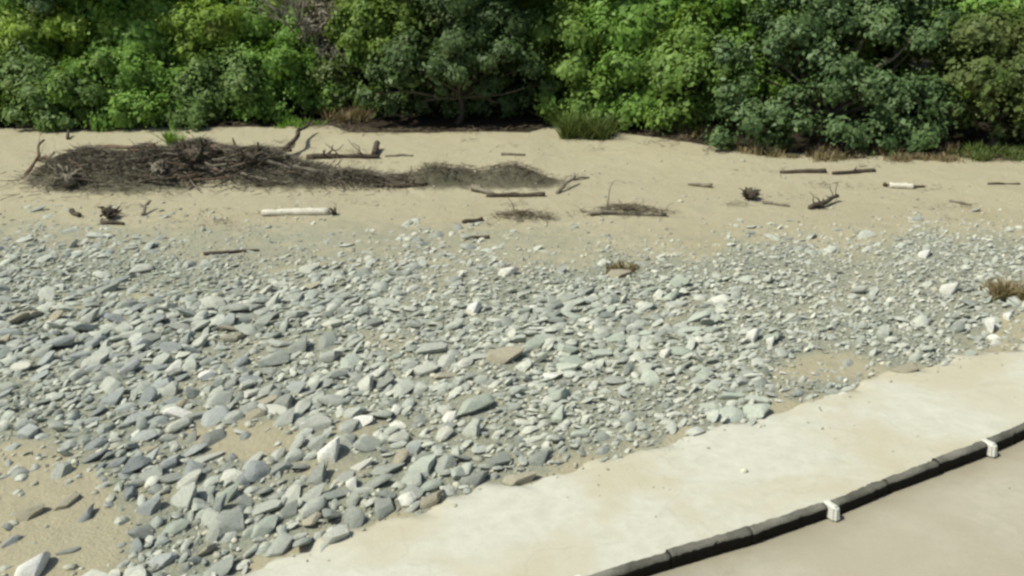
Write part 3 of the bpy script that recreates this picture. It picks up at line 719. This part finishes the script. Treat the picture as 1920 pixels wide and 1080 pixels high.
def tree(name, label, base_px, dy, lobes_px, mk, dens=520, size=.15, r=.11, seed=1, group=None, cat='tree', stems=1, narrow=.55, deep=.9):
    """base_px: where its foot meets the ground; dy: how far behind that point its trunk stands; lobes (px, py, radius px, depth offset m)"""
    b = at(*base_px); b[1] += dy; b[2] = float(height(b[0], b[1])); rg = random.Random(seed); lobes = []
    for L in lobes_px:
        px, py, rp = L[:3]; oy = L[3] if len(L) > 3 else rg.uniform(-.5, .5)
        c = at_depth(px, py, b[1]+oy); rr = rp*mpp(c)
        c[2] = max(c[2], float(height(c[0], c[1]))+rr*.35)
        lobes.append((c, (rr*rg.uniform(.92, 1.1), rr*deep*rg.uniform(.9, 1.1), rr*rg.uniform(.78, .95))))
    root = link(name, None, b); root.empty_display_size = .3
    tag(root, label, cat, group)
    link('crown', crown_mesh(lobes, b, M[mk], dens, size, seed, narrow), parent=root)
    link('trunk', trunk_mesh(b, lobes, r, M['bark'], seed, stems), parent=root)
    return root
def auto_lobes(cx, top, hw, bot, n, rp, seed, depth=.8):
    rg = random.Random(seed); out = []
    for i in range(n):
        u = (i+.5)/n; y = bot-(bot-top)*((i % 3)/2.0*.8+rg.uniform(0, .2)); x = cx+hw*rg.uniform(-1, 1)*(1-.35*(bot-y)/(bot-top+1))
        out.append((x, y, rp*rg.uniform(.75, 1.25), rg.uniform(-depth, depth)*.6-(.45 if y > (top+bot)/2 else -.35)))
    return out
BUSH = 'shrubs along the left foot of the slope'
tree('bush', 'dark green bush at the far left behind the sand', (70, 238), .5, auto_lobes(60, 140, 95, 224, 11, 42, 1), 'dark', 620, .13, .05, 21, BUSH, 'bush', 3)
tree('bush', 'grey green bush second from the left behind the sand', (190, 238), .5, auto_lobes(180, 135, 85, 224, 11, 40, 2), 'mid', 620, .13, .05, 22, BUSH, 'bush', 3)
tree('bush', 'rounded green bush behind the driftwood pile', (300, 236), .5, auto_lobes(300, 135, 75, 224, 11, 38, 3), 'mid', 620, .13, .05, 23, BUSH, 'bush', 3)
tree('bush', 'low dark bush right of the rounded bush behind the pile', (420, 234), .5, auto_lobes(420, 135, 75, 224, 11, 38, 4), 'dark', 620, .13, .05, 24, BUSH, 'bush', 3)
tree('bush', 'green bush behind the branch that sticks up from the pile', (525, 226), .5, auto_lobes(520, 120, 70, 205, 9, 40, 5), 'mid', 620, .13, .05, 25, BUSH, 'bush', 3)
tree('bush', 'olive bush below the grey dead tree', (615, 222), 1.0, auto_lobes(620, 130, 55, 195, 7, 34, 6), 'olive', 620, .13, .05, 26, BUSH, 'bush', 3)
SL = 'bright trees on the left slope'
tree('tree', 'bright yellow green tree at the top left corner', (60, 215), .9, auto_lobes(75, -25, 105, 125, 17, 50, 7), 'sunny', 520, .16, .12, 27, SL, narrow=.38)
tree('tree', 'bright yellow green tree second from the top left corner', (220, 215), 1.0, auto_lobes(225, -25, 100, 120, 17, 50, 8), 'sunny', 520, .16, .12, 28, SL, narrow=.38)
tree('tree', 'bright green tree left of the grey dead tree', (400, 212), .9, auto_lobes(390, -25, 100, 120, 17, 50, 9), 'sunny', 520, .16, .12, 29, SL, narrow=.38)
tree('tree', 'leaning green tree touching the grey dead tree', (510, 210), 1.8, auto_lobes(510, -60, 60, 110, 9, 50, 10), 'mid', 520, .15, .12, 30, SL)
tree('tree', 'yellow green tree left of the overhanging tree', (690, 226), 1.5,
     [(690, 60, 58, -.2), (680, 130, 46, -.5), (750, 30, 62, .1), (745, 100, 50, -.4), (700, -30, 60, .4), (640, 165, 34, -.5), (690, 185, 30, -.6), (780, -40, 60, .5), (655, 60, 34, 0)], 'yellow', 560, .15, .1, 41)
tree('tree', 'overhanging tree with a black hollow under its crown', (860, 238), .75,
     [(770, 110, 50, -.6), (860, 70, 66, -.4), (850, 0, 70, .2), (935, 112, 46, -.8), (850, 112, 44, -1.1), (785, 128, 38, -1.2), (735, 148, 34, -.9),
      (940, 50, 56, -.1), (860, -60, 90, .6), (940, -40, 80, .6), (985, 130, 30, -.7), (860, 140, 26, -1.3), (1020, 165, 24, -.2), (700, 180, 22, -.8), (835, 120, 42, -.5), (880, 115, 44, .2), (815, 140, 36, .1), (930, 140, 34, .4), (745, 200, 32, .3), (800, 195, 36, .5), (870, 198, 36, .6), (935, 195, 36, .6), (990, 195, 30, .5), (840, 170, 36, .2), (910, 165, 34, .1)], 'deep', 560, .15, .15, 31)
tree('tree', 'bright green tree right of the black hollow', (1085, 240), .8, auto_lobes(1085, 40, 70, 215, 13, 42, 12), 'bright', 560, .15, .1, 32)
tree('tree', 'mid green tree between the bright tree and the dark tree', (1210, 246), .8, auto_lobes(1200, 30, 80, 220, 14, 43, 13), 'mid', 560, .15, .1, 33)
tree('tree', 'light green tree touching the left of the dark tree', (1295, 258), .9, auto_lobes(1285, 50, 50, 228, 10, 40, 14), 'bright', 560, .15, .1, 34)
tree('tree', 'big green tree rising behind at the top centre right', (1120, 225), 4.0, auto_lobes(1110, -90, 170, 70, 14, 70, 15), 'mid', 460, .17, .14, 35)
tree('tree', 'green tree crown at the top above the dark tree', (1400, 240), 3.6, auto_lobes(1380, -90, 170, 80, 14, 70, 16), 'mid', 460, .17, .14, 36)
tree('tree', 'wide dark blue green tree with rounded clumps on the right bank', (1560, 292), 1.3,
     [(1375, 175, 34, -.3), (1470, 60, 52, .2), (1440, 110, 40, -.1), (1555, 55, 56, .3), (1560, 125, 50, -.2), (1650, 60, 54, .3), (1735, 75, 44, .2), (1400, 225, 44, -.6), (1475, 205, 44, -.7),
      (1535, 170, 40, -.7), (1605, 165, 42, -.8), (1665, 165, 36, -.7), (1510, 250, 44, -1.0), (1575, 255, 36, -1.1), (1640, 262, 34, -1.1), (1700, 200, 42, -.8), (1745, 175, 36, -.4), (1725, 250, 46, -1.0), (1770, 225, 34, -.7),
      (1355, 262, 26, -.5), (1450, 265, 28, -.9), (1520, 0, 60, .8), (1650, -5, 60, .8), (1740, 20, 50, .6), (1370, 110, 34, .2)], 'blue', 620, .14, .16, 37)
tree('tree', 'olive tree with brownish base at the right edge', (1880, 295), 1.0,
     [(1830, 150, 70, .2), (1900, 110, 70, .3), (1850, 70, 60, .5), (1960, 170, 80, 0), (1880, 200, 60, -.4), (1820, 220, 44, -.3), (1950, 50, 70, .5), (1900, 250, 40, -.3), (2010, 120, 80, .4)], 'olive', 560, .15, .13, 38)
tree('tree', 'bright green crown at the top right corner', (1850, 250), 3.5, auto_lobes(1850, -80, 110, 50, 10, 62, 17), 'bright', 480, .16, .13, 39)

# the grey dead tree between the left slope and the overhanging tree
def dead_tree():
    b = at(600, 222); b[1] += .9; b[2] = float(height(b[0], b[1])); mb = MB(); rg = random.Random(3)
    def grow(p, d, L, r, lev):
        q, w = bent(p, p+d*L, r, r*.55, 6, .09, rg.randrange(9999)); mb.tube(q, w, 6 if lev < 2 else 4, lev == 0, .06)
        if lev < 4:
            for _ in range(3 if lev else 5):
                e = d+np.array([rg.uniform(-.75, .75), rg.uniform(-.75, .75), rg.uniform(-.35, .5)]); e /= np.linalg.norm(e)
                grow(q[rg.randrange(3, 7)], e, L*rg.uniform(.5, .75), r*.5, lev+1)
    for s in range(3):
        grow(b+np.array([rg.uniform(-.5, .5), rg.uniform(-.3, .3), -.1]), np.array([rg.uniform(-.2, .2), rg.uniform(-.15, .05), 1.]), 2.6, .10, 0)
    root = tag(link('dead_tree', None, b), 'grey withered dead tree between green crowns at the top left', 'tree')
    link('trunk', mb.build('trunk', M['greybark'], True, b), parent=root)
    lobes = [(at_depth(px, py, b[1]+oy), (rr, rr*.7, rr*1.1)) for px, py, rr, oy in ((600, 60, .75, -.2), (575, 110, .5, -.3), (625, 110, .6, -.3), (590, 10, .6, 0), (640, 40, .5, 0), (605, 150, .45, -.4))]
    link('withered_leaves', crown_mesh(lobes, b, M['grey'], 330, .13, 88, .3), parent=root)
dead_tree()

# dry grass and brush
def tuft(label, px, py, w, hgt, mk, n, name='dry_brush', cat='brush', seed=1, group=None):
    p = at(px, py); rg = np.random.default_rng(seed); s = mpp(p)*w*.5
    k = 9; cu = rg.uniform(-1, 1, (k, 2)); cw = rg.integers(0, k, n); q = cu[cw]+rg.normal(0, .16, (n, 2)); ch = rg.uniform(.35, 1.2, k)
    rr = np.clip(np.hypot(q[:, 0], q[:, 1]), 0, 1)*s; x = p[0]+q[:, 0]*s; y = p[1]+q[:, 1]*min(s*.6, .6); z = height(x, y)
    lean = rg.normal(0, .55, (n, 2)); L = hgt*rg.uniform(.35, 1.15, n)*ch[cw]
    b = np.stack([x, y, z], -1); t = b+np.stack([lean[:, 0]*L, lean[:, 1]*L, L], -1); m = (b+t)/2+np.stack([0*L, 0*L, .12*L], -1)
    ang = rg.uniform(0, 3.14, n); sd = np.stack([np.cos(ang), np.sin(ang), 0*ang], -1)*(.012+.012*rg.random(n))[:, None]
    V = np.stack([b-sd, b+sd, m+sd*.8, m-sd*.8, t], 1)-p
    i = np.arange(n)*5; F = np.concatenate([np.stack([i, i+1, i+2], -1), np.stack([i, i+2, i+3], -1), np.stack([i+3, i+2, i+4], -1)])
    return tag(link(name, mesh_np(name, V.reshape(-1, 3), F, M[mk]), p), label, cat, group)
tuft('tan dry brush growing at the right edge beside the rocks', 1908, 560, 95, .34, 'dry', 1500, seed=1)
tuft('small dry brush on the far edge of the rock field', 1160, 508, 62, .22, 'dry', 260, seed=2)
tuft('olive brown grass clump at the foot of the bright green tree', 1105, 255, 95, .8, 'olive', 1100, 'grass_clump', 'grass', 3)
tuft('brown dead brush under the left of the dark tree', 1385, 284, 120, .36, 'dry', 600, seed=4)
tuft('brown dead brush under the middle of the dark tree', 1560, 292, 190, .3, 'dry', 900, seed=5)
tuft('brown dead brush between the dark tree and the right edge', 1740, 296, 140, .36, 'dry', 800, seed=6)
tuft('olive grass clump at the foot of the olive tree', 1860, 296, 120, .42, 'olive', 900, 'grass_clump', 'grass', 7)
tuft('green weed growing on the back of the driftwood pile', 330, 270, 30, .5, 'mid', 240, 'weed', 'weed', 8)
tuft('grey brown dry grass at the left of the black hollow', 650, 228, 70, .5, 'dry', 500, 'grass_clump', 'grass', 9)
tuft('dry twiggy grass at the back of the sand under the light green tree', 1280, 254, 90, .4, 'dry', 500, 'grass_clump', 'grass', 10)
tuft('green weed under the olive bush at the edge of the sand', 560, 236, 70, .3, 'mid', 400, 'weed', 'weed', 11)

# forest rows behind: copies of the trees above, standing on the rising ground
def copy_tree(root, loc, rz, sc, label, group):
    r = root.copy(); COL.objects.link(r); r.location = loc; r.rotation_euler = (0, 0, rz); r.scale = sc; tag(r, label, None, group)
    for ch in root.children:
        c = ch.copy(); COL.objects.link(c); c.parent = r
    return r
kinds = [o for o in COL.objects if o.name.startswith('tree') and o.parent is None and ('dark' in o['label'] or 'green tree' in o['label'])]
frg = random.Random(21)
def deep_label(x, row):
    w = 'the bright trees of the left slope' if x < -7 else 'the overhanging tree' if x < 1.5 else 'the bright green trees right of the hollow' if x < 6.5 else 'the wide dark blue green tree' if x < 14 else 'the olive tree at the right edge'
    d = 'tree in the shade behind ' if row == 0 else 'tall tree farthest back behind '
    return d+w, d.replace('tree', 'trees')+w
for row, (dy, step) in enumerate(((4.5, 2.6), (8.5, 3.4))):
    x = -18.5
    while x < 24:
        xx = x+frg.uniform(-.6, .6); yy = float(treeline(xx))+dy+frg.uniform(-.6, .6); src = frg.choice(kinds); s = frg.uniform(1.0, 1.3)+.25*row
        copy_tree(src, (xx, yy, float(height(xx, yy))-.1), frg.uniform(0, 6.28), (s, s, s), *deep_label(xx, row))
        x += step

for i, (x, side) in enumerate(((-20.0, 'left'), (-22.8, 'left'), (-25.5, 'left'), (18.8, 'right'), (21.6, 'right'), (24.4, 'right'))):
    y = float(treeline(x))+1.4; r = copy_tree(kinds[i % len(kinds)], (x, y, float(height(x, y))-.1), i*1.3, (.8, .8, .8), f'green tree standing beyond the {side} edge', f'trees beyond the {side} edge')
